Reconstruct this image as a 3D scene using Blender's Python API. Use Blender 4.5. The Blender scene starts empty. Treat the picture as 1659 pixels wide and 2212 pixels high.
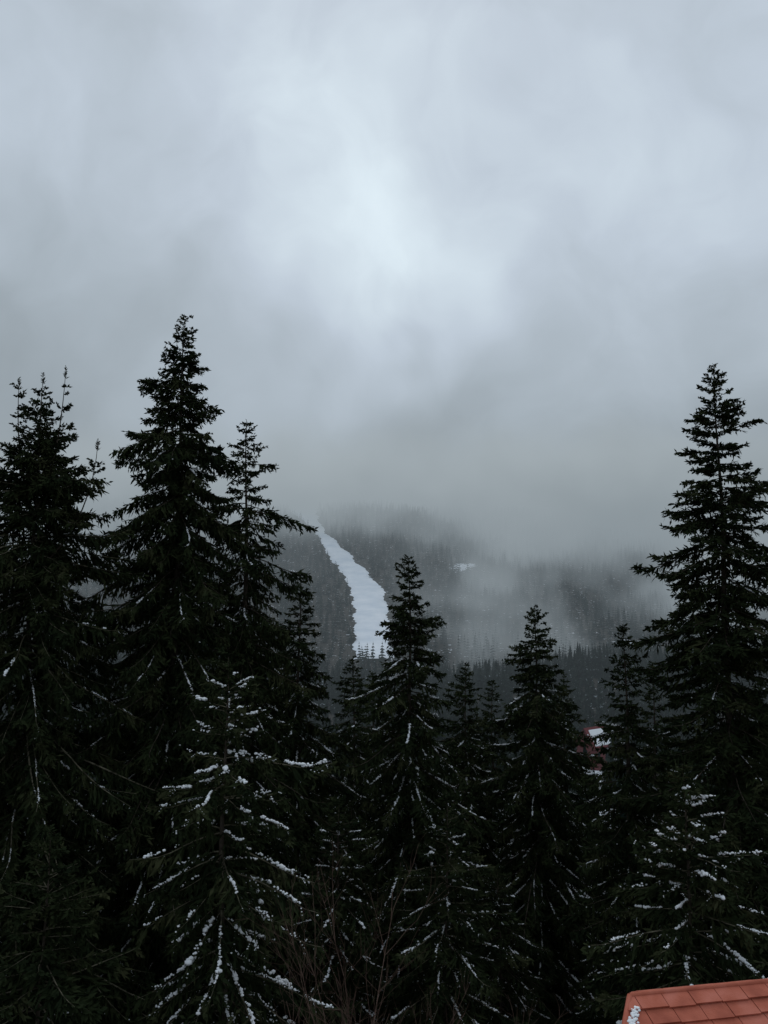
import bpy, math, random, time
import numpy as np
rad = math.radians
D = bpy.data
scene = bpy.context.scene
scene.view_settings.view_transform = 'Standard'
scene.view_settings.look = 'None'
scene.view_settings.exposure = 0
COL = scene.collection

# ---------------------------------------------------------------- materials
def new_mat(name):
    m = D.materials.new(name); m.use_nodes = True
    nt = m.node_tree
    b = nt.nodes['Principled BSDF']
    b.inputs['Roughness'].default_value = 0.9
    b.inputs['Specular IOR Level'].default_value = 0.15
    return m, nt, b

def noise_mat(name, stops, scale, rough=0.9, detail=4, spec=0.15, bump=0.0, bscale=20, diffuse=False):
    m, nt, b = new_mat(name)
    tc = nt.nodes.new('ShaderNodeTexCoord')
    n = nt.nodes.new('ShaderNodeTexNoise'); n.inputs['Scale'].default_value = scale
    n.inputs['Detail'].default_value = detail
    r = nt.nodes.new('ShaderNodeValToRGB')
    el = r.color_ramp.elements
    while len(el) < len(stops): el.new(0.5)
    for e, (p, c) in zip(el, stops):
        e.position = p; e.color = (*c, 1)
    nt.links.new(tc.outputs['Object'], n.inputs['Vector'])
    nt.links.new(n.outputs['Fac'], r.inputs[0])
    if diffuse:
        nt.nodes.remove(b); b = nt.nodes.new('ShaderNodeBsdfDiffuse')
        nt.links.new(b.outputs[0], nt.nodes['Material Output'].inputs['Surface'])
        nt.links.new(r.outputs[0], b.inputs['Color'])
        return m
    nt.links.new(r.outputs[0], b.inputs['Base Color'])
    b.inputs['Roughness'].default_value = rough
    b.inputs['Specular IOR Level'].default_value = spec
    if bump > 0:
        n2 = nt.nodes.new('ShaderNodeTexNoise'); n2.inputs['Scale'].default_value = bscale
        bp = nt.nodes.new('ShaderNodeBump'); bp.inputs['Distance'].default_value = bump
        nt.links.new(tc.outputs['Object'], n2.inputs['Vector'])
        nt.links.new(n2.outputs['Fac'], bp.inputs['Height'])
        nt.links.new(bp.outputs[0], b.inputs['Normal'])
    return m

M_needle = noise_mat('spruce_needles', [(0.3, (0.013, 0.019, 0.010)), (0.55, (0.025, 0.033, 0.015)), (0.75, (0.050, 0.054, 0.027))], 1.3, detail=1, diffuse=True)
M_bark = noise_mat('bark', [(0.35, (0.04, 0.032, 0.026)), (0.65, (0.09, 0.075, 0.06))], 6, detail=1, diffuse=True)
M_lichen = noise_mat('lichen_branch', [(0.35, (0.05, 0.045, 0.032)), (0.65, (0.17, 0.155, 0.11))], 5, detail=1, diffuse=True)
M_snow = noise_mat('snow', [(0.3, (0.82, 0.85, 0.87)), (0.7, (0.88, 0.89, 0.91))], 3, detail=1, diffuse=True)
M_twig = noise_mat('bare_twig_bark', [(0.3, (0.07, 0.045, 0.036)), (0.7, (0.15, 0.10, 0.08))], 5, detail=1, diffuse=True)
M_forest = noise_mat('distant_conifers', [(0.35, (0.013, 0.020, 0.017)), (0.59, (0.028, 0.038, 0.030)), (0.65, (0.05, 0.06, 0.055)), (0.73, (0.50, 0.54, 0.58))], 0.9, detail=5, diffuse=True)

# ---------------------------------------------------------------- mesh helper
class Buf:
    def __init__(s):
        s.v = []; s.f = []; s.m = []; s.sm = []; s.n = 0
    def add(s, verts, faces, mat, smooth=False):
        verts = np.asarray(verts, dtype=np.float32).reshape(-1, 3)
        faces = np.asarray(faces, dtype=np.int32)
        if len(faces) == 0: return
        s.v.append(verts); s.f.append(faces + s.n); s.m.append(mat); s.sm.append(smooth)
        s.n += len(verts)
    def mesh(s, name, mats):
        me = D.meshes.new(name)
        V = np.concatenate(s.v)
        loops = np.concatenate([f.ravel() for f in s.f])
        tot = np.concatenate([np.full(len(f), f.shape[1], np.int32) for f in s.f])
        start = np.concatenate([[0], np.cumsum(tot)[:-1]]).astype(np.int32)
        mi = np.concatenate([np.full(len(f), m, np.int32) for f, m in zip(s.f, s.m)])
        sm = np.concatenate([np.full(len(f), q, bool) for f, q in zip(s.f, s.sm)])
        me.vertices.add(len(V)); me.vertices.foreach_set('co', V.ravel())
        me.loops.add(len(loops)); me.loops.foreach_set('vertex_index', loops)
        me.polygons.add(len(tot))
        me.polygons.foreach_set('loop_start', start)
        me.polygons.foreach_set('loop_total', tot)
        me.polygons.foreach_set('material_index', mi)
        me.polygons.foreach_set('use_smooth', sm)
        for m in mats: me.materials.append(m)
        me.update(calc_edges=True)
        return me
    def obj(s, name, mats, parent=None):
        o = D.objects.new(name, s.mesh(name, mats)); COL.objects.link(o)
        if parent: o.parent = parent
        return o

def norm(a):
    return a / (np.linalg.norm(a, axis=-1, keepdims=True) + 1e-9)

def ribbons(buf, p0, d, ln, hw, rng, mat=0):
    n = len(p0)
    if n == 0: return
    side = norm(np.cross(d, rng.normal(size=(n, 3)))) * hw[:, None]
    mid = p0 + d * (ln * 0.45)[:, None]
    p1 = p0 + d * ln[:, None]
    V = np.stack([p0, mid + side, p1, mid - side], axis=1)
    F = np.arange(n * 4).reshape(n, 4)
    buf.add(V, F, mat)

def tube(buf, pts, radii, mat, sides=5, smooth=True):
    pts = np.asarray(pts, float); k = len(pts)
    t = norm(np.gradient(pts, axis=0))
    ref = np.array([0, 0, 1.0]) if abs(t[0][2]) < 0.8 else np.array([1.0, 0, 0])
    a = norm(np.cross(t, ref)); b = np.cross(t, a)
    ang = np.arange(sides) * 2 * math.pi / sides
    ring = (a[:, None, :] * np.cos(ang)[None, :, None] + b[:, None, :] * np.sin(ang)[None, :, None])
    V = pts[:, None, :] + ring * np.asarray(radii)[:, None, None]
    i = np.arange(k - 1)[:, None] * sides; j = np.arange(sides)[None, :]; j2 = (j + 1) % sides
    F = np.stack([i + j, i + j2, i + sides + j2, i + sides + j], axis=-1).reshape(-1, 4)
    buf.add(V, F, mat, smooth)

_p = (1 + 5 ** .5) / 2
ICO = np.array([(-1,_p,0),(1,_p,0),(-1,-_p,0),(1,-_p,0),(0,-1,_p),(0,1,_p),(0,-1,-_p),(0,1,-_p),(_p,0,-1),(_p,0,1),(-_p,0,-1),(-_p,0,1)], float)
ICO /= np.linalg.norm(ICO[0])
ICOF = np.array([(0,11,5),(0,5,1),(0,1,7),(0,7,10),(0,10,11),(1,5,9),(5,11,4),(11,10,2),(10,7,6),(7,1,8),(3,9,4),(3,4,2),(3,2,6),(3,6,8),(3,8,9),(4,9,5),(2,4,11),(6,2,10),(8,6,7),(9,8,1)])
def lumps(buf, c, r, mat, rng, zs=0.75):
    n = len(c)
    if n == 0: return
    sc = r[:, None] * rng.uniform(0.75, 1.3, (n, 3)); sc[:, 2] *= zs
    V = c[:, None, :] + ICO[None] * sc[:, None, :]
    F = (np.arange(n)[:, None, None] * 12 + ICOF[None]).reshape(-1, 3)
    buf.add(V, F, mat, True)

# ---------------------------------------------------------------- terrain
YS = [-400, 0, 14, 30, 50, 100, 200, 310, 350, 400, 520, 620, 700, 760, 850, 950, 1200, 3000]
ZS = [0, 0, -0.6, -3, -7, -14, -21, -23, -18, -7.3, 17.9, 46, 70, 88, 106, 108, 80, 40]
RY = [380, 400, 450, 520, 570, 620, 660, 700, 730, 760, 800, 860]
RX = [-4.5, -5.6, -6.5, -10, -20, -33, -43, -54, -62, -70, -78, -84]
RW = [9.5, 9.5, 10.5, 11.5, 9.5, 9.5, 7, 4.5, 6.5, 10, 14, 16]
def runx(y): return np.interp(y, RY, RX)
def runw(y): return np.interp(y, RY, RW)
def terr(x, y):
    z = np.interp(y, YS, ZS)
    far = np.clip((y - 330) / 250, 0, 1)
    z = z + far * (-0.09 * np.clip(x - 40, 0, 400)) + far * 0.05 * np.clip(-x - 60, 0, 100)
    z = z + 11 * np.exp(-((x - 75) / 55) ** 2 - ((y - 275) / 60) ** 2)
    z = z + 12 * np.exp(-((x + 90) / 50) ** 2 - ((y - 300) / 70) ** 2)
    w = np.clip((y - 60) / 200, 0, 1)
    run = np.exp(-((x - runx(y)) / 30) ** 2)
    z = z + w * (1 - run) * (4 * np.sin(x * 0.031 + y * 0.011) + 3 * np.sin(x * 0.013 - y * 0.023 + 1) + 1.5 * np.sin(x * 0.09 + 2) * np.sin(y * 0.07))
    return z
CLEAR = [(52, 560, 6), (60, 566, 4), (118, 400, 4), (41, 165, 5.5), (37, 150, 5), (33.5, 134, 4.5), (30, 120, 4.5), (27, 108, 4), (24.5, 98, 3.5), (21, 84, 3), (52, 128, 5), (60, 110, 4)]

xs = np.concatenate([np.linspace(-2500, -520, 18), np.arange(-500, -60, 8), np.arange(-60, 100, 3), np.arange(100, 500, 8), np.linspace(520, 2500, 18)])
ys = np.concatenate([np.linspace(-400, -10, 12), np.arange(0, 160, 3), np.arange(160, 1000, 6), np.linspace(1010, 3000, 24)])
X, Y = np.meshgrid(xs, ys)
Z = terr(X, Y)
b = Buf()
nx, ny = len(xs), len(ys)
i, j = np.meshgrid(np.arange(ny - 1), np.arange(nx - 1), indexing='ij')
F = np.stack([i * nx + j, i * nx + j + 1, (i + 1) * nx + j + 1, (i + 1) * nx + j], -1).reshape(-1, 4)
b.add(np.stack([X, Y, Z], -1), F, 0, True)
m, nt, bs = new_mat('forest_floor')
tc = nt.nodes.new('ShaderNodeTexCoord')
n1 = nt.nodes.new('ShaderNodeTexNoise'); n1.inputs['Scale'].default_value = 0.45; n1.inputs['Detail'].default_value = 8; n1.inputs['Roughness'].default_value = 0.65
at = nt.nodes.new('ShaderNodeAttribute'); at.attribute_name = 'snow'
ad = nt.nodes.new('ShaderNodeMath'); ad.operation = 'ADD'
r = nt.nodes.new('ShaderNodeValToRGB')
r.color_ramp.elements[0].position = 0.60; r.color_ramp.elements[0].color = (0.03, 0.026, 0.02, 1)
r.color_ramp.elements[1].position = 0.68; r.color_ramp.elements[1].color = (0.75, 0.79, 0.84, 1)
nt.links.new(tc.outputs['Object'], n1.inputs['Vector'])
nt.links.new(n1.outputs['Fac'], ad.inputs[0]); nt.links.new(at.outputs['Fac'], ad.inputs[1])
nt.links.new(ad.outputs[0], r.inputs[0]); nt.links.new(r.outputs[0], bs.inputs['Base Color'])
g = b.obj('ground', [m])
sn = np.zeros(X.shape)
for cx, cy, cr in CLEAR:
    sn = np.maximum(sn, np.clip(1.6 - np.hypot(X - cx, (Y - cy) * 0.6) / cr, 0, 1) * 0.25)
a = g.data.attributes.new('snow', 'FLOAT', 'POINT'); a.data.foreach_set('value', sn.ravel().astype(np.float32))

rng = np.random.default_rng(4)
yy = np.arange(372, 862, 2.5)
b = Buf(); NC = 9
rows = []
for q, y in enumerate(yy):
    wl = runw(y) + 1.1 * math.sin(y * 0.21) + rng.uniform(-1, 1) ; wr = runw(y) + 1.2 * math.sin(y * 0.13 + 2) + rng.uniform(-1, 1)
    x = np.linspace(runx(y) - wl, runx(y) + wr, NC)
    z = terr(x, np.full(NC, y)) + 0.5
    z[0] -= 0.9; z[-1] -= 0.9
    rows.append(np.stack([x, np.full(NC, y), z], -1))
i, j = np.meshgrid(np.arange(len(yy) - 1), np.arange(NC - 1), indexing='ij')
F = np.stack([i * NC + j, i * NC + j + 1, (i + 1) * NC + j + 1, (i + 1) * NC + j], -1).reshape(-1, 4)
b.add(np.array(rows), F, 0, True)
M_piste = noise_mat('piste_snow', [(0.3, (0.64, 0.70, 0.77)), (0.7, (0.82, 0.85, 0.89))], 0.09, bump=0.5, bscale=0.3)
b.obj('ski_slope', [M_piste])

# ---------------------------------------------------------------- distant forests
def template(seed, layers, arms):
    rg = np.random.default_rng(seed)
    V = []
    for k in range(layers):
        f = (k + 0.4) / layers
        zz = 1 - f * 0.93
        R = 0.22 * f ** 0.85 * rg.uniform(0.8, 1.15) + 0.012
        for q in range(arms):
            ph = 2 * math.pi * (q + rg.uniform(-.3, .3)) / arms + k * 1.3
            rr = R * rg.uniform(0.65, 1.15)
            er = np.array([math.cos(ph), math.sin(ph), 0]); et = np.array([-math.sin(ph), math.cos(ph), 0])
            w = rr * rg.uniform(0.35, 0.55) + 0.008
            c = np.array([0, 0, zz + 0.03])
            mid = er * rr * 0.6 + np.array([0, 0, zz - 0.02 - rr * 0.05])
            tip = er * rr + np.array([0, 0, zz - 0.05 - rr * rg.uniform(0.1, .4)])
            V.append([c, mid + et * w, tip, mid - et * w])
    V.append([[0.006, 0, 1.03], [0.012, 0.004, 0.0], [-0.012, 0.004, 0.0], [-0.006, 0, 1.03]])
    return np.array(V)
def forest(name, pts, hs, wf, templates, seed):
    rg = np.random.default_rng(seed)
    b = Buf()
    which = rg.integers(0, len(templates), len(pts))
    for k, T in enumerate(templates):
        sel = which == k; P = pts[sel]; H = hs[sel]; n = len(P)
        ang = rg.uniform(0, 6.28, n); ca, sa = np.cos(ang), np.sin(ang)
        W = wf * rg.uniform(0.8, 1.25, n)
        t = T.reshape(-1, 3)
        x = t[:, 0][None] * ca[:, None] - t[:, 1][None] * sa[:, None]
        y = t[:, 0][None] * sa[:, None] + t[:, 1][None] * ca[:, None]
        V = np.stack([x * (H * W)[:, None], y * (H * W)[:, None], t[:, 2][None] * H[:, None]], -1) + P[:, None, :]
        b.add(V.reshape(-1, 3), np.arange(n * len(t)).reshape(-1, 4), 0)
    return b.obj(name, [M_forest])
def scatter(n, y0, y1, seed, slope=0.62, xmin=60):
    rg = np.random.default_rng(seed)
    y = np.sqrt(rg.uniform(y0 ** 2, y1 ** 2, n)); x = rg.uniform(-1, 1, n) * (slope * y + xmin * 0.2)
    keep = np.abs(x - runx(y)) > np.where(y > 375, runw(y) + 0.6 + rg.normal(size=n) * 0.9, 0)
    for cx, cy, cr in CLEAR:
        keep &= np.hypot(x - cx, (y - cy) * 0.6) > cr
    x, y = x[keep], y[keep]
    return np.stack([x, y, terr(x, y) - 0.3], -1)
rng = np.random.default_rng(9)
pts = scatter(17000, 330, 960, 1)
forest('distant_mountain_forest', pts, rng.uniform(4.5, 9, len(pts)), 1.0, [template(s, 6, 6) for s in (1, 2, 3)], 2)
pts = scatter(3600, 120, 335, 3)
hs = rng.uniform(6, 11, len(pts))
forest('distant_valley_forest', pts, hs, 0.85, [template(s, 13, 8) for s in (4, 5, 6, 7)], 5)
pts = scatter(420, 62, 122, 6)
forest('distant_spruce_row', pts, rng.uniform(8, 12, len(pts)), 0.8, [template(s, 22, 12) for s in (8, 9, 10, 11)], 7)

# ---------------------------------------------------------------- detailed spruces
def spruce(name, x, y, ztop, R=2.6, k=4.5, seed=0, hang=1.0, snow=0.25, snowr=0.028, dens=30, up=0.0,
           leaders=None, long=0.06, nwh=5, gap=0.30, lichen=False, zlow=None, speck=0.016, sstart=3.0, cont=0.0, tier=0.22, spire=0.55):
    rng = np.random.default_rng(seed)
    zb = float(terr(np.array(x), np.array(y))) - 0.3
    H = ztop - zb
    b = Buf()
    zlow = zb + 1.2 if zlow is None else zlow
    lean = rng.uniform(-0.15, 0.15, 2)
    tw, tp0 = rng.uniform(3.2, 4.4), rng.uniform(0, 6.28)
    sidebias = rng.uniform(0, 6.28)
    def axis(z):
        f = (z - zb) / H
        return np.array([lean[0] * (1 - f) ** 2 + 0.04 * math.sin(z * 0.9 + seed), lean[1] * (1 - f) + 0.04 * math.cos(z * 0.7 + seed), z - zb]) 
    zz = np.linspace(zb - 0.3, ztop, 26)
    tr = 0.006 + 0.0115 * (ztop - zz) 
    tube(b, [axis(q) for q in zz], tr, 1, 8)
    bm = 3 if lichen else 1
    P0, DD, LN, HW = [], [], [], []
    def twigset(p, d, ln, hw):
        P0.append(p); DD.append(d); LN.append(ln); HW.append(hw)
    SC, SR = [], []
    def fuzz(top, length):
        n = int(length * 130)
        f = rng.uniform(0, 1, n) ** 0.8
        c = top[None] - np.stack([f * 0, f * 0, f * length], -1)
        ph = rng.uniform(0, 6.28, n)
        d = norm(np.stack([np.cos(ph), np.sin(ph), rng.uniform(0.4, 1.6, n)], -1))
        twigset(c, d, (0.05 + 0.08 * f) * rng.uniform(.6, 1.3, n), np.full(n, 0.013))
    def branch(base, phi, L, e0, dr, tp, hg, s, snowy):
        er = np.array([math.cos(phi), math.sin(phi), 0]); et = np.array([-math.sin(phi), math.cos(phi), 0])
        wob = rng.uniform(-0.22, 0.22)
        kz, kp, kt = rng.uniform(-.025, .025), rng.uniform(0, 6.28), rng.uniform(-.03, .03)
        def pos(u):
            u = np.asarray(u)[:, None]
            k_ = np.sin(u * 9 + kp) * u
            return base + er * (L * u) + et * (L * (wob * u ** 2 + kt * k_)) + np.array([0, 0, L]) * (e0 * u - dr * u ** 2 + tp * u ** 3.5 + kz * k_)
        seg = 4 if L < 0.8 else 8
        us = np.linspace(0, 1, seg)
        if L > 0.35:
            r0 = 0.006 + 0.008 * L
            tube(b, pos(us), r0 * (1 - 0.85 * us), bm, 4)
        n = max(6, int(L * dens))
        u = 0.04 + 0.96 * rng.uniform(0, 1, n) ** 0.75
        p = pos(u); t = norm(pos(u + 0.02) - p)
        side = rng.choice([-1.0, 1.0], n)
        h = np.clip(hg * rng.uniform(0.0, 1.6, n), 0, 2.4)
        lat = et[None] * (side * rng.uniform(0.5, 1.1, n))[:, None]
        d = t * rng.uniform(0.4, 0.9, n)[:, None] + lat / (1 + 0.7 * h)[:, None]
        d[:, 2] -= h * 0.95
        d[:, 2] += rng.uniform(-0.15, 0.2, n)
        d = norm(d)
        tl = np.minimum(0.50, 0.22 * L * (1 - u) ** 0.6 + 0.08 + 0.07 * min(L, 1.5)) * rng.uniform(0.5, 1.4, n)
        wf = 1.0 + 0.45 * min(1, L)
        twigset(p, d, tl, wf * (0.016 + 0.016 * rng.uniform(0, 1, n)))
        for q in range(4):
            f = rng.uniform(0.15, 0.85, n)
            ps = p + d * (tl * f)[:, None]
            ds = d + rng.normal(size=(n, 3)) * 0.55
            ds[:, 2] -= 0.25 * h
            ds = norm(ds)
            twigset(ps, ds, tl * rng.uniform(0.25, 0.5, n) + 0.03, wf * (0.012 + 0.013 * rng.uniform(0, 1, n)))
        n2 = n // 2
        u2 = rng.uniform(0.15, 1.0, n2); p2 = pos(u2); t2 = norm(pos(u2 + 0.02) - p2)
        d2 = norm(t2 + rng.normal(size=(n2, 3)) * 0.45)
        twigset(p2, d2, rng.uniform(0.06, 0.16, n2), np.full(n2, 0.020))
        if snowy and L > 0.45:
            cc = cont + rng.uniform(-0.6, 0.9)
            sr = snowr * rng.uniform(0.65, 1.3)
            u0 = rng.uniform(0.08, 0.65); u1 = rng.uniform(max(u0 + .2, 0.75), 1.0)
            m_ = int((u1 - u0) * L / (sr * 0.65))
            if m_ > 1:
                uu = np.linspace(u0, u1, m_)
                gate = cc + np.sin(uu * L * rng.uniform(5, 9) + rng.uniform(0, 6)) + np.sin(uu * L * rng.uniform(14, 26) + rng.uniform(0, 6)) * .8 + rng.normal(size=m_) * .3
                uu = uu[gate > -0.3]; gate = gate[gate > -0.3]
                c = pos(uu); c[:, 2] += sr * 1.8
                c += rng.normal(size=c.shape) * sr * 0.4
                SC.append(c); SR.append(sr * np.clip(0.5 + 0.32 * gate, 0.3, 1.25) * rng.uniform(0.5, 1.2, len(uu)))
            # a little snow lodged along some of the side twigs
            kt_ = np.where(rng.uniform(0, 1, n) < 0.07)[0]
            for ff in (0.15, 0.35, 0.55):
                SC.append(p[kt_] + d[kt_] * (tl[kt_] * ff)[:, None] + np.array([0, 0, 0.02])); SR.append(np.full(len(kt_), sr * 0.5) * rng.uniform(.5, 1, len(kt_)))
        ks = rng.uniform(0, 1, n) < speck * min(1, s / 5)
        if ks.any():
            SC.append(p[ks] + d[ks] * (tl[ks] * 0.6)[:, None] + np.array([0, 0, 0.015])); SR.append(rng.uniform(0.008, 0.024, ks.sum()))
    s = 0.12
    top = axis(ztop)
    fuzz(top, 0.9)
    while ztop - s > zlow:
        zc = ztop - s
        Ls = R * s / (s + k)
        if s < 6: Ls *= 1 - spire * 0.35 * math.exp(-((s - 1.2) / 1.2) ** 2)
        wh = rng.uniform(0.82, 1.15) * (1 + tier * math.sin(s * tw + tp0) * min(1, s / 1.5))
        nb = nwh if s > 1 else 4
        ph0 = rng.uniform(0, 6.28)
        for q in range(nb):
            phi = ph0 + 2 * math.pi * q / nb + rng.uniform(-0.35, 0.35)
            L = Ls * wh * rng.uniform(0.55, 1.12) * (1 + 0.10 * math.cos(phi - sidebias - s * .2)) + 0.06
            if rng.uniform() < long: L *= 1.3
            low = min(1.0, s / 6.0)
            e0 = 0.6 * (1 - low) ** 2.2 + 0.04 - 0.24 * low + up * 0.5
            dr = 0.16 + 0.46 * low - up * 0.5
            tp = 0.10 + 0.26 * low
            base = axis(zc + rng.uniform(-gap * .5, gap * .5))
            branch(base, phi, L, e0 + rng.uniform(-.14, .14), dr + rng.uniform(-.12, .12), tp, hang * (0.15 + 0.95 * low), s,
                   s > sstart and rng.uniform() < snow)
        s += gap * (0.55 + 0.45 * min(1, s / 3)) * rng.uniform(0.7, 1.3)
    if leaders:
        for (lx, ly, lz0, lz1) in leaders:
            a0 = axis(lz0); a1 = np.array([lx - x, ly - y, lz0 + (lz1 - lz0) * 0.35 - zb]); a2 = np.array([lx - x + .05, ly - y, lz1 - zb])
            uu = np.linspace(0, 1, 10)[:, None]
            cur = (1 - uu) ** 2 * a0 + 2 * uu * (1 - uu) * a1 + uu ** 2 * a2
            tube(b, cur, np.linspace(0.035, 0.006, 10), 1, 5)
            fuzz(a2, 0.35)
            HL = lz1 - lz0; nl = int(HL * 6)
            for f in np.sort(rng.uniform(0.05, 0.93, nl)):
                pb = (1 - f) ** 2 * a0 + 2 * f * (1 - f) * a1 + f * f * a2
                for q in range(rng.integers(1, 5)):
                    branch(pb, rng.uniform(0, 6.28), (0.10 + 0.50 * (1 - f)) * rng.uniform(.4, 1.3), rng.uniform(.3, .9), 0.1, 0.1, 0.1, 1, False)
    ribbons(b, np.concatenate(P0), np.concatenate(DD), np.concatenate(LN), np.concatenate(HW), rng, 0)
    if SC: lumps(b, np.concatenate(SC), np.concatenate(SR), 2, rng)
    o = b.obj(name, [M_needle, M_bark, M_snow, M_lichen])
    o.location = (x, y, zb)
    return o

spruce('spruce_tree', -9.35, 22, 18.9, R=4.4, k=3.0, seed=11, dens=28, hang=1.3, snow=0.42, snowr=0.022, lichen=True, nwh=7, gap=.28,
       leaders=[(-9.35, 22, 17.4, 20.15), (-10.0, 22, 16.2, 20.0), (-8.66, 21.8, 16.3, 20.25), (-7.75, 21.9, 14.6, 18.3)], zlow=3)
spruce('spruce_tree', -6.0, 24, 22.3, R=3.2, k=4.4, seed=12, dens=34, hang=1.3, snow=0.34, snowr=.022, nwh=7, gap=0.30, zlow=3, sstart=4, tier=.24, long=.02)
spruce('spruce_tree', -4.38, 26, 19.7, R=3.0, k=5.4, seed=13, dens=27, hang=1.3, snow=0.4, snowr=.022, long=0.22, gap=0.34, zlow=3, sstart=3, tier=.3)
spruce('spruce_tree', -3.05, 30, 14.8, R=3.2, k=5.0, seed=14, snow=0.75, snowr=.026, zlow=-1)
spruce('spruce_tree', 0.85, 28, 15.4, R=3.1, k=5.0, seed=15, dens=32, snow=0.85, up=0.02, zlow=-1, nwh=6, snowr=.028, tier=.26, cont=.2)
spruce('spruce_tree', 5.8, 32, 13.7, R=3.3, k=4.4, seed=16, snow=0.7, snowr=.027, zlow=-2, nwh=6)
spruce('spruce_tree', 7.48, 26, 13.2, R=2.7, k=5.5, seed=17, snow=0.6, snowr=.025, up=0.1, zlow=0)
spruce('fir_tree', 9.86, 24, 20.9, R=4.0, k=6.6, seed=18, dens=32, hang=0.35, up=0.20, snow=0.22, snowr=.023, nwh=6, gap=0.34, long=0.12, zlow=1, sstart=5, tier=.18)
spruce('spruce_tree', -3.39, 18, 12.75, R=2.7, k=2.2, seed=41, dens=24, hang=1.35, snow=0.95, snowr=0.037, gap=0.38, zlow=3, sstart=0.3, speck=0.03, lichen=True, cont=0.7)
spruce('spruce_tree', -1.44, 40, 11.2, R=3.2, k=4.5, seed=20, dens=22, snow=0.7, zlow=-4)
spruce('spruce_tree', -0.6, 46, 10.0, R=3.2, k=4.5, seed=21, dens=20, snow=0.5, zlow=-4)
spruce('spruce_tree', 3.5, 36, 11.2, R=3.0, k=4.2, seed=22, dens=24, snow=0.8, zlow=-3)
spruce('spruce_tree', 5.4, 42, 9.9, R=3.0, k=4.5, seed=23, dens=22, snow=0.6, zlow=-3)
spruce('spruce_tree', 10.9, 34, 11.4, R=2.5, k=6, seed=24, dens=22, snow=0.7, up=.15, zlow=-3)
spruce('spruce_tree', 6.0, 17, 10.7, R=3.4, k=3.2, seed=25, dens=27, hang=1.2, snow=0.85, snowr=0.032, zlow=2, sstart=0.6, lichen=True, cont=.4)
spruce('spruce_tree', 13.4, 30, 10.9, R=3.4, k=3.5, seed=26, dens=24, snow=0.8, snowr=.028, zlow=-2)
spruce('spruce_tree', -8.8, 30, 11.9, R=3.4, k=3.5, seed=27, dens=24, snow=0.6, snowr=.024, zlow=-2)
spruce('spruce_tree', -4.9, 34, 13.4, R=3.4, k=3.5, seed=28, dens=24, snow=0.6, zlow=-2)
spruce('spruce_tree', 7.7, 36, 10.6, R=2.8, k=4, seed=29, dens=24, snow=0.7, zlow=-3)
spruce('spruce_tree', -11.8, 17, 12.6, R=4.0, k=3.0, seed=30, dens=26, snow=0.45, snowr=.020, zlow=2, lichen=True)
spruce('spruce_tree', -6.3, 16, 9.6, R=3.2, k=3.0, seed=31, dens=28, hang=1.1, snow=0.5, zlow=2, lichen=True, snowr=.020)
spruce('spruce_tree', 1.6, 22, 9.0, R=3.0, k=3.4, seed=32, dens=26, snow=0.75, zlow=0, lichen=True, snowr=.024, sstart=1)
spruce('spruce_tree', 10.4, 19, 9.4, R=3.3, k=3.4, seed=33, dens=26, snow=0.75, snowr=.027, zlow=1, sstart=1)
spruce('spruce_tree', -1.2, 23, 8.6, R=2.8, k=3.4, seed=36, dens=26, snow=0.8, snowr=.024, zlow=0, sstart=1)
fa = spruce('spruce_tree', -13, 44, 7.0, R=3.8, k=2.6, seed=34, dens=20, snow=0.7, sstart=1)
fb = spruce('spruce_tree', -9.5, 41, 7.6, R=3.8, k=2.6, seed=35, dens=20, snow=0.7, sstart=1)
rg = np.random.default_rng(77)
for q, (x, y, zt) in enumerate([(-16, 40, 7), (-6, 44, 7), (-2.6, 36, 6.2), (1.6, 47, 6.4), (2.2, 33, 6.4), (4.6, 49, 6), (8.2, 44, 6.6), (11.5, 46, 4.4), (14, 41, 6.6),
                                 (17, 38, 7.5), (20, 45, 7), (10, 28, 5.4), (6.5, 24, 5.0), (3.6, 27, 5.6), (-6.5, 29, 7), (-12, 30, 10), (-16, 27, 11),
                                 (-20, 34, 10), (22, 30, 9), (18, 24, 8), (-24, 42, 8), (27, 44, 7), (15, 33, 8), (13.5, 22, 7.6), (-18, 18, 12), (-0.9, 52, 5.5), (8.6, 54, 3.5), (-12, 55, 5), (3, 58, 4)]):
    src = fa if q % 2 else fb
    o = D.objects.new('spruce_tree', src.data); COL.objects.link(o)
    zb = float(terr(np.array(float(x)), np.array(float(y)))) - 0.3
    hsrc = (7.0 - src.location.z) if q % 2 else (7.6 - src.location.z)
    sc = (zt - zb) / hsrc
    o.location = (x, y, zb); o.scale = (sc * rg.uniform(.9, 1.1),) * 2 + (sc,); o.rotation_euler = (0, 0, rg.uniform(0, 6.28))

# ---------------------------------------------------------------- bare deciduous saplings
def bare_tree(x, y, H, seed):
    rng = np.random.default_rng(seed); b = Buf()
    def grow(p, d, L, r, lvl):
        n = 6; pts = [p]; dd = d
        for _ in range(n):
            dd = norm(dd + rng.normal(size=3) * 0.10 + np.array([0, 0, 0.06]))
            pts.append(pts[-1] + dd * L / n)
        tube(b, pts, np.linspace(r, r * 0.35, n + 1), 0, 5 if lvl == 0 else 3)
        if lvl < 3:
            for c in range([14, 7, 5][lvl]):
                f = rng.uniform(0.25, 1.0); q = min(n - 1, int(f * n))
                nd = norm(dd + norm(rng.normal(size=3)) * 0.75)
                grow(pts[q], nd, L * rng.uniform(0.3, 0.5), r * 0.42, lvl + 1)
    grow(np.zeros(3), np.array([rng.uniform(-.1, .1), rng.uniform(-.1, .1), 1.0]), H, 0.035, 0)
    o = b.obj('bare_deciduous_tree', [M_twig]); o.location = (x, y, float(terr(np.array(float(x)), np.array(float(y)))) - 0.1)
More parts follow.
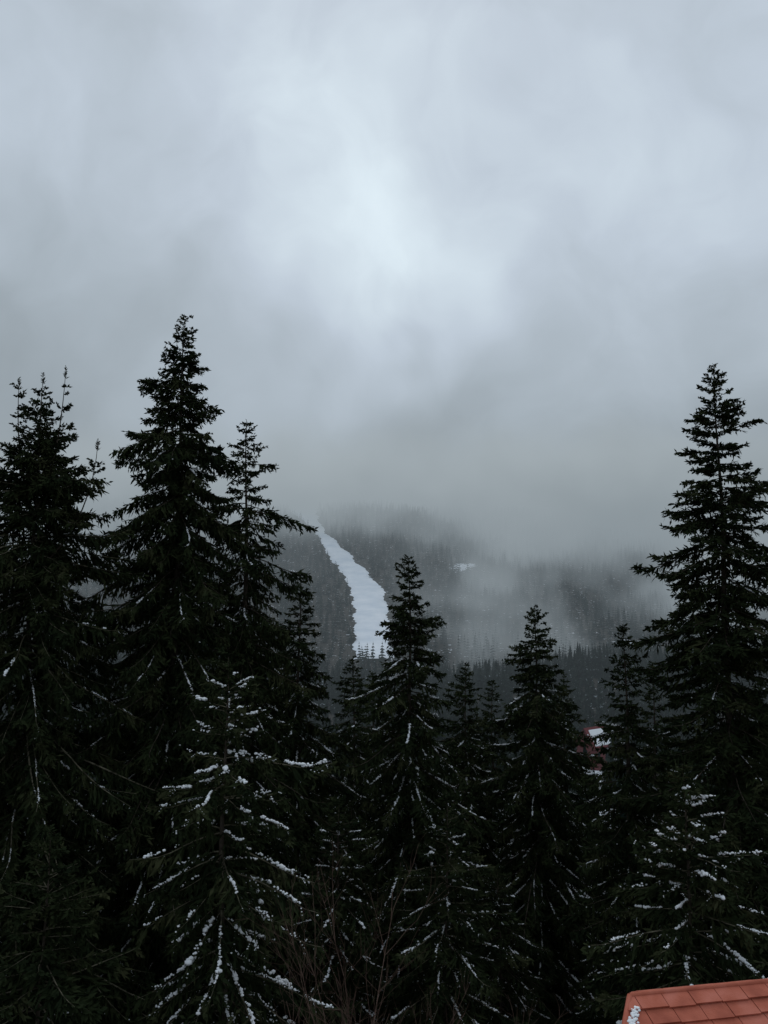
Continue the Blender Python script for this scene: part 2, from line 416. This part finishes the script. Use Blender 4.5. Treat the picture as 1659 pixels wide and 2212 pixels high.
for a_ in [(-1.0, 15.0, 7.8, 1), (-0.3, 16.0, 7.3, 2), (0.9, 15.2, 6.9, 3), (-1.8, 14.6, 6.6, 4), (2.2, 16.0, 6.4, 5), (-0.7, 14.2, 6.9, 6)]:
    bare_tree(*a_)

# ---------------------------------------------------------------- buildings
M_tile = noise_mat('red_roof_shingles', [(0.3, (0.30, 0.075, 0.045)), (0.5, (0.42, 0.115, 0.07)), (0.72, (0.50, 0.16, 0.11))], 3.5, rough=0.8, bump=0.004, bscale=60, spec=0.2)
M_tiledk = noise_mat('roof_underlay', [(0.3, (0.10, 0.03, 0.02)), (0.7, (0.14, 0.04, 0.03))], 4)
M_wall = noise_mat('plaster_wall', [(0.3, (0.42, 0.38, 0.3)), (0.7, (0.5, 0.45, 0.36))], 2)
M_wood = noise_mat('brown_wood', [(0.3, (0.07, 0.035, 0.02)), (0.7, (0.12, 0.06, 0.035))], 8)
M_redwood = noise_mat('red_wood', [(0.3, (0.13, 0.026, 0.028)), (0.7, (0.19, 0.042, 0.042))], 3)
M_glass, _, gb = new_mat('window_glass'); gb.inputs['Base Color'].default_value = (0.02, 0.025, 0.03, 1); gb.inputs['Roughness'].default_value = 0.08; gb.inputs['Specular IOR Level'].default_value = 0.5

def box(b, c, s, mat):
    c = np.array(c, float); s = np.array(s, float) / 2
    V = c + np.array([(-1,-1,-1),(1,-1,-1),(1,1,-1),(-1,1,-1),(-1,-1,1),(1,-1,1),(1,1,1),(-1,1,1)]) * s
    b.add(V, [(0,3,2,1),(4,5,6,7),(0,1,5,4),(1,2,6,5),(2,3,7,6),(3,0,4,7)], mat)
def openings(parent, items):
    for nm, c, s in items:
        b = Buf()
        fr = 0.08; fx = s[0] > s[1]
        box(b, c, s, 1)
        w = s[0] if fx else s[1]; h = s[2]
        for sg in (-1, 1):
            oc = list(c); oc[0 if fx else 1] += sg * (w / 2 + fr / 2); sz = [0.12, 0.12, h + 2 * fr]; sz[0 if fx else 1] = fr; box(b, oc, sz, 0)
            oc = list(c); oc[2] += sg * (h / 2 + fr / 2); sz = [0.118, 0.118, fr]; sz[0 if fx else 1] = w; box(b, oc, sz, 0)
        b.obj(nm, [M_wood, M_glass if nm.startswith('window') else M_wood], parent)

hs_ = D.objects.new('red_roofed_house', None); COL.objects.link(hs_)
hs_.location = (2.54, 9.0, 9.92); hs_.rotation_euler = (0, 0, rad(11))
RL = 5.0; RUN = 3.0; HX = 0.744 * RUN; DZ = 0.515 * RUN
A_ = np.array([0, 0, 0.0]); B_ = np.array([RL, 0, 0.0])
C_ = [np.array([-HX, -RUN, -DZ]), np.array([RL - HX, -RUN, -DZ]), np.array([RL + HX, RUN, -DZ]), np.array([HX, RUN, -DZ])]
b = Buf()
V = np.array([A_, B_] + C_) + np.array([0, 0, -0.05])
b.add(V, [(2, 3, 1, 0), (4, 5, 0, 1)], 0)
b.obj('roof_deck', [M_tiledk], hs_)
b = Buf()
rng = np.random.default_rng(55)
TW = 0.30
def tile_face(p_ridgeL, p_ridgeR, p_eaveL, p_eaveR, b):
    e = norm(p_eaveR - p_eaveL)
    up = p_ridgeL - p_eaveL; up = up - e * np.dot(up, e); SL = np.linalg.norm(up); up = up / SL
    nrm = np.cross(e, up)
    rows = int(SL / 0.165); rh = SL / rows
    EL = np.linalg.norm(p_eaveR - p_eaveL)
    oL = np.dot(p_ridgeL - p_eaveL, e); oR = np.dot(p_ridgeR - p_eaveL, e)
    for r_ in range(rows):
        f0 = r_ / rows; f1 = (r_ + 1) / rows
        x0a, x0b = oL * f0, EL + (oR - EL) * f0
        x1a, x1b = oL * f1, EL + (oR - EL) * f1
        off = TW / 2 if r_ % 2 else 0.0
        x = min(x0a, x1a) - off
        while x < max(x0b, x1b):
            a0, a1 = x + 0.004, x + TW - 0.004
            x += TW
            xa, xb = np.clip([a0, a1], x0a, x0b); ta, tb = np.clip([a0, a1], x1a, x1b)
            if xb - xa < 0.01 and tb - ta < 0.01: continue
            if xb - xa < 0.01: xa, xb = (xa, xa + 0.01)
            if tb - ta < 0.01: ta, tb = (ta, ta + 0.01)
            lift = 0.034 + rng.uniform(0, 0.012); j_ = rng.uniform(-0.010, 0.010)
            q = [p_eaveL + e * xa + up * (r_ * rh - 0.02 + j_), p_eaveL + e * xb + up * (r_ * rh - 0.02 + j_),
                 p_eaveL + e * tb + up * ((r_ + 1) * rh), p_eaveL + e * ta + up * ((r_ + 1) * rh)]
            bot = [q[0] + nrm * (lift - 0.022), q[1] + nrm * (lift - 0.022), q[2] - nrm * 0.008, q[3] - nrm * 0.008]
            topv = [q[0] + nrm * lift, q[1] + nrm * lift, q[2] + nrm * 0.012, q[3] + nrm * 0.012]
            b.add(np.array(bot + topv), [(4,5,6,7),(0,1,5,4),(1,2,6,5),(3,0,4,7),(2,3,7,6)], 0)
tile_face(A_, B_, C_[0], C_[1], b)
tile_face(B_, A_, C_[2], C_[3], b)
b.obj('shingles', [M_tile], hs_)
b = Buf()
for p, q in [(A_, B_), (A_, C_[0]), (A_, C_[3]), (B_, C_[1]), (B_, C_[2])]:
    n = int(np.linalg.norm(q - p) / 0.35)
    for k_ in range(n):
        s0 = p + (q - p) * (k_ / n); s1 = p + (q - p) * ((k_ + 1) / n + 0.03)
        tube(b, [s0, (s0 + s1) / 2 + [0, 0, .004], s1 + [0, 0, .008]], [0.03, 0.03, 0.03], 0, 8)
b.obj('ridge_caps', [M_tile], hs_)
b = Buf()
n = 150
f = rng.uniform(0.05, 0.26, n); off = np.abs(rng.normal(size=n)) * 0.05
c = A_[None] + (C_[0] - A_)[None] * f[:, None] + np.stack([off, np.zeros(n), np.zeros(n)], -1) + np.array([0.05, 0, 0.035])
lumps(b, c, rng.uniform(0.01, 0.028, n), 0, rng, 0.5)
b.obj('snow_patch', [M_snow], hs_)
b = Buf()
zg = -9.9 - 0.6
kx = 0.744
def wallv(z): return [(-kx * 2.6 + .3, -2.6, z), (RL - kx * 2.6 - .3, -2.6, z), (RL + kx * 2.6 - .3, 2.6, z), (kx * 2.6 + .3, 2.6, z)]
V = wallv(zg) + wallv(-DZ - 0.02) + [(0.3, 0, -0.12), (RL - 0.3, 0, -0.12)]
b.add(np.array(V, float), [(0,1,5,4),(1,2,6,5),(2,3,7,6),(3,0,4,7)], 0); b.add(np.array(V, float), [(4,8,7),(5,6,9)], 0)
b.obj('walls', [M_wall], hs_)
fy = -2.62
openings(hs_, [('window_1', (-0.4, fy, -3.4), (1.2, 0.06, 1.3)), ('window_2', (1.9, fy, -3.4), (1.2, 0.06, 1.3)), ('window_3', (-0.4, fy, -6.4), (1.2, 0.06, 1.3)),
               ('window_4', (1.9, fy, -6.4), (1.2, 0.06, 1.3)), ('door', (0.8, fy, -9.2), (1.0, 0.06, 2.1))])

ch = D.objects.new('red_wooden_chalet', None); COL.objects.link(ch)
cx, cy = 41.0, 165.0; cz = float(terr(np.array(cx), np.array(cy)))
ch.location = (cx, cy, cz + 0.4); ch.rotation_euler = (0, 0, rad(38)); ch.scale = (.65, .65, 1)
b = Buf(); box(b, (0, 0, 0.8), (8, 6.5, 7.6), 0)
b.add(np.array([(-4, -3.25, 4.6), (-4, 3.25, 4.6), (-4, 0, 7.4), (4, -3.25, 4.6), (4, 3.25, 4.6), (4, 0, 7.4)]), [(0, 2, 1), (3, 4, 5)], 0)
b.obj('walls', [M_redwood], ch)
b = Buf()
for sg in (-1, 1):
    V = np.array([(-4.6, sg * 4.0, 3.95), (4.6, sg * 4.0, 3.95), (4.6, 0, 7.45), (-4.6, 0, 7.45)])
    V = np.concatenate([V, V + [0, 0, 0.18]])
    b.add(V, [(0,1,2,3),(4,5,6,7),(0,1,5,4),(1,2,6,5),(3,0,4,7)], 0)
    V2 = np.array([(-3.9, sg * 3.7, 4.21), (4.3, sg * 3.7, 4.21), (4.3, sg * .7, 6.84), (-3.2, sg * .7, 6.84)]) + [0, 0, 0.19]
    V2 = np.concatenate([V2, V2 + [0, 0, 0.2]])
    b.add(V2, [(0,1,2,3),(4,5,6,7),(0,1,5,4),(1,2,6,5),(3,0,4,7),(2,3,7,6)], 1)
b.obj('roof', [M_redwood, M_snow], ch)
openings(ch, [('window_1', (-2, -3.27, 2.5), (1.3, 0.06, 1.2)), ('window_2', (2, -3.27, 2.5), (1.3, 0.06, 1.2)), ('door', (0, -3.27, 0.6), (1.0, 0.06, 2.1)), ('window_3', (-4.02, 0, 2.8), (0.06, 1.3, 1.2))])

# ---------------------------------------------------------------- valley haze and low cloud
def mth(op, a, b_=None, clamp=False):
    n = nt.nodes.new('ShaderNodeMath'); n.operation = op; n.use_clamp = clamp
    for idx, v in enumerate((a, b_)):
        if v is None: continue
        if isinstance(v, (int, float)): n.inputs[idx].default_value = v
        else: nt.links.new(v, n.inputs[idx])
    return n.outputs[0]
def sstep(v, a, b_, lo=0.0, hi=1.0):
    n = nt.nodes.new('ShaderNodeMapRange'); n.interpolation_type = 'SMOOTHSTEP'
    n.inputs['From Min'].default_value = a; n.inputs['From Max'].default_value = b_
    n.inputs['To Min'].default_value = lo; n.inputs['To Max'].default_value = hi
    nt.links.new(v, n.inputs['Value']); return n.outputs['Result']
mm = D.materials.new('valley_haze'); mm.use_nodes = True; nt = mm.node_tree; nt.nodes.clear()
out = nt.nodes.new('ShaderNodeOutputMaterial')
ab = nt.nodes.new('ShaderNodeVolumeAbsorption'); ab.inputs['Color'].default_value = (0, 0, 0, 1); ab.inputs['Density'].default_value = 0.00052
em = nt.nodes.new('ShaderNodeEmission'); em.inputs['Color'].default_value = (0.24, 0.29, 0.325, 1); em.inputs['Strength'].default_value = 0.00052  # emission stands in for daylight scattered by the haze
ads = nt.nodes.new('ShaderNodeAddShader'); nt.links.new(ab.outputs[0], ads.inputs[0]); nt.links.new(em.outputs[0], ads.inputs[1]); nt.links.new(ads.outputs[0], out.inputs['Volume'])
b = Buf(); box(b, (0, 620, 10), (1100, 1100, 120), 0)
b.obj('valley_haze', [mm])

mm = D.materials.new('low_cloud'); mm.use_nodes = True; nt = mm.node_tree; nt.nodes.clear()
N = nt.nodes; Lk = nt.links
out = N.new('ShaderNodeOutputMaterial')
tc = N.new('ShaderNodeTexCoord'); sp = N.new('ShaderNodeSeparateXYZ'); Lk.new(tc.outputs['Object'], sp.inputs[0])
px, py, pz = sp.outputs
nz = N.new('ShaderNodeTexNoise'); nz.inputs['Scale'].default_value = 0.014; nz.inputs['Detail'].default_value = 3.0; nz.inputs['Roughness'].default_value = 0.55
Lk.new(tc.outputs['Object'], nz.inputs['Vector'])
nv = mth('SUBTRACT', nz.outputs['Fac'], 0.5)
right = mth('MULTIPLY', mth('MAXIMUM', mth('SUBTRACT', px, 25), 0), 0.25)
left = mth('MULTIPLY', mth('MAXIMUM', mth('SUBTRACT', -80, px), 0), 0.22)
zrel = mth('ADD', mth('ADD', mth('ADD', pz, right), left), mth('MULTIPLY', nv, 190))
low = sstep(zrel, 43, 112)
topz = mth('ADD', mth('MULTIPLY', mth('SUBTRACT', py, 330), 0.285), 72)
head = mth('SUBTRACT', mth('SUBTRACT', topz, pz), mth('MULTIPLY', mth('MAXIMUM', mth('ADD', nv, 0.12), 0), 160))
fade = mth('MULTIPLY', mth('MULTIPLY', sstep(head, 0, 110), sstep(py, 335, 480)), mth('MULTIPLY', sstep(py, 1000, 930), sstep(mth('ABSOLUTE', px), 450, 340)))
cloud = mth('MULTIPLY', mth('MULTIPLY', low, fade), 0.022)
pat = mth('MULTIPLY', mth('MULTIPLY', sstep(nv, 0.0, 0.12), sstep(pz, 75, 10)), mth('MULTIPLY', mth('MULTIPLY', sstep(px, -5, 50), sstep(px, 300, 200)), mth('MULTIPLY', sstep(py, 335, 380), 0.018)))
dens = mth('ADD', cloud, pat)
ab = N.new('ShaderNodeVolumeAbsorption'); ab.inputs['Color'].default_value = (0, 0, 0, 1)
em = N.new('ShaderNodeEmission')
mixc = N.new('ShaderNodeMix'); mixc.data_type = 'RGBA'
mixc.inputs[6].default_value = (0.240, 0.28, 0.305, 1); mixc.inputs[7].default_value = (0.380, 0.432, 0.462, 1)  # glow colours painted in for scattered skylight: darker low, paler high
Lk.new(sstep(mth('ADD', pz, mth('MULTIPLY', nv, 240)), 20, 165), mixc.inputs[0])
Lk.new(mixc.outputs[2], em.inputs['Color'])
Lk.new(dens, ab.inputs['Density']); Lk.new(dens, em.inputs['Strength'])
ads = N.new('ShaderNodeAddShader'); Lk.new(ab.outputs[0], ads.inputs[0]); Lk.new(em.outputs[0], ads.inputs[1]); Lk.new(ads.outputs[0], out.inputs['Volume'])
try: mm.cycles.volume_step_rate = 0.25
except Exception as e: print('step', e)
b = Buf()
V = np.array([(-450, 330, -40), (450, 330, -40), (450, 1000, -40), (-450, 1000, -40), (-450, 330, 72), (450, 330, 72), (450, 1000, 262), (-450, 1000, 262)], float)
b.add(V, [(0,3,2,1),(4,5,6,7),(0,1,5,4),(1,2,6,5),(2,3,7,6),(3,0,4,7)], 0)
b.obj('low_cloud', [mm])

# ---------------------------------------------------------------- sky
w = D.worlds.new('World'); scene.world = w; w.use_nodes = True
nt = w.node_tree; nt.nodes.clear(); N = nt.nodes; Lk = nt.links
out = N.new('ShaderNodeOutputWorld')
sun_el, sun_rot = rad(48), rad(0)
sky = N.new('ShaderNodeTexSky'); sky.sky_type = 'NISHITA'; sky.sun_disc = False; sky.sun_elevation = sun_el; sky.sun_rotation = sun_rot
bg1 = N.new('ShaderNodeBackground'); Lk.new(sky.outputs[0], bg1.inputs['Color']); bg1.inputs['Strength'].default_value = 0.05
tc = N.new('ShaderNodeTexCoord')
wn = N.new('ShaderNodeTexNoise'); wn.inputs['Scale'].default_value = 3.0; wn.inputs['Detail'].default_value = 3; wn.inputs['Roughness'].default_value = 0.55
Lk.new(tc.outputs['Generated'], wn.inputs['Vector'])
vm = N.new('ShaderNodeVectorMath'); vm.operation = 'SUBTRACT'; Lk.new(wn.outputs['Color'], vm.inputs[0]); vm.inputs[1].default_value = (.5, .5, .5)
vs = N.new('ShaderNodeVectorMath'); vs.operation = 'SCALE'; Lk.new(vm.outputs[0], vs.inputs[0]); vs.inputs['Scale'].default_value = 0.36
va = N.new('ShaderNodeVectorMath'); va.operation = 'ADD'; Lk.new(tc.outputs['Generated'], va.inputs[0]); Lk.new(vs.outputs[0], va.inputs[1])
vn = N.new('ShaderNodeVectorMath'); vn.operation = 'NORMALIZE'; Lk.new(va.outputs[0], vn.inputs[0])
sp = N.new('ShaderNodeSeparateXYZ'); Lk.new(vn.outputs[0], sp.inputs[0])
az = mth('MULTIPLY', mth('ARCTAN2', sp.outputs[0], sp.outputs[1]), 57.2958)
el = mth('MULTIPLY', mth('ARCSINE', sp.outputs[2]), 57.2958)
val = mth('ADD', mth('MULTIPLY', sstep(el, 4, 30), 0.26), 0.335)
for (a0, e0, sa, se, amp) in [(-2, 28, 8, 9, 0.12), (-4, 22, 8, 5, 0.07), (1, 22.5, 7, 4, 0.10), (-26, 21, 13, 16, -0.09), (0, 15, 7, 3.5, -0.08),
                              (2, 11, 7, 4, -0.04), (11, 11.5, 6, 3, 0.05), (22, 22, 12, 12, 0.04), (-7, 13.5, 5, 4, 0.07)]:
    dx = mth('DIVIDE', mth('SUBTRACT', az, a0), sa); dy = mth('DIVIDE', mth('SUBTRACT', el, e0), se)
    g_ = mth('EXPONENT', mth('MULTIPLY', mth('ADD', mth('MULTIPLY', dx, dx), mth('MULTIPLY', dy, dy)), -1))
    val = mth('ADD', val, mth('MULTIPLY', g_, amp))
n2 = N.new('ShaderNodeTexNoise'); n2.inputs['Scale'].default_value = 4.8; n2.inputs['Detail'].default_value = 5; n2.inputs['Roughness'].default_value = 0.52
Lk.new(va.outputs[0], n2.inputs['Vector'])
val = mth('MULTIPLY', val, mth('ADD', mth('MULTIPLY', mth('SUBTRACT', n2.outputs['Fac'], 0.5), 0.65), 1.0))
cr = N.new('ShaderNodeValToRGB'); e_ = cr.color_ramp.elements
e_[0].position = 0.0; e_[0].color = (0, 0, 0, 1); e_[1].position = 1.0; e_[1].color = (0.95, 1, 1, 1)
for p, c in [(0.28, (0.25, 0.288, 0.31)), (0.45, (0.395, 0.455, 0.508)), (0.6, (0.53, 0.605, 0.69)), (0.82, (0.75, 0.86, 0.93))]:
    q = e_.new(p); q.color = (*c, 1)
Lk.new(val, cr.inputs[0])
bg2 = N.new('ShaderNodeBackground'); Lk.new(cr.outputs[0], bg2.inputs['Color']); bg2.inputs['Strength'].default_value = 1.04
mx = N.new('ShaderNodeMixShader'); mx.inputs[0].default_value = 0.94
Lk.new(bg1.outputs[0], mx.inputs[1]); Lk.new(bg2.outputs[0], mx.inputs[2]); Lk.new(mx.outputs[0], out.inputs['Surface'])

ld = D.lights.new('sun', 'SUN'); ld.energy = 0.5; ld.angle = rad(25); ld.color = (1, 0.97, 0.93)
lo = D.objects.new('sun', ld); COL.objects.link(lo)
lo.rotation_euler = (-(math.pi / 2 - sun_el), 0, 0)

cam = D.cameras.new('camera'); co = D.objects.new('camera', cam); COL.objects.link(co)
cam.sensor_fit = 'VERTICAL'; cam.sensor_height = 36; cam.lens = 29; cam.clip_start = 0.1; cam.clip_end = 8000
co.location = (0, 0, 14); co.rotation_euler = (rad(96), 0, 0)
scene.camera = co
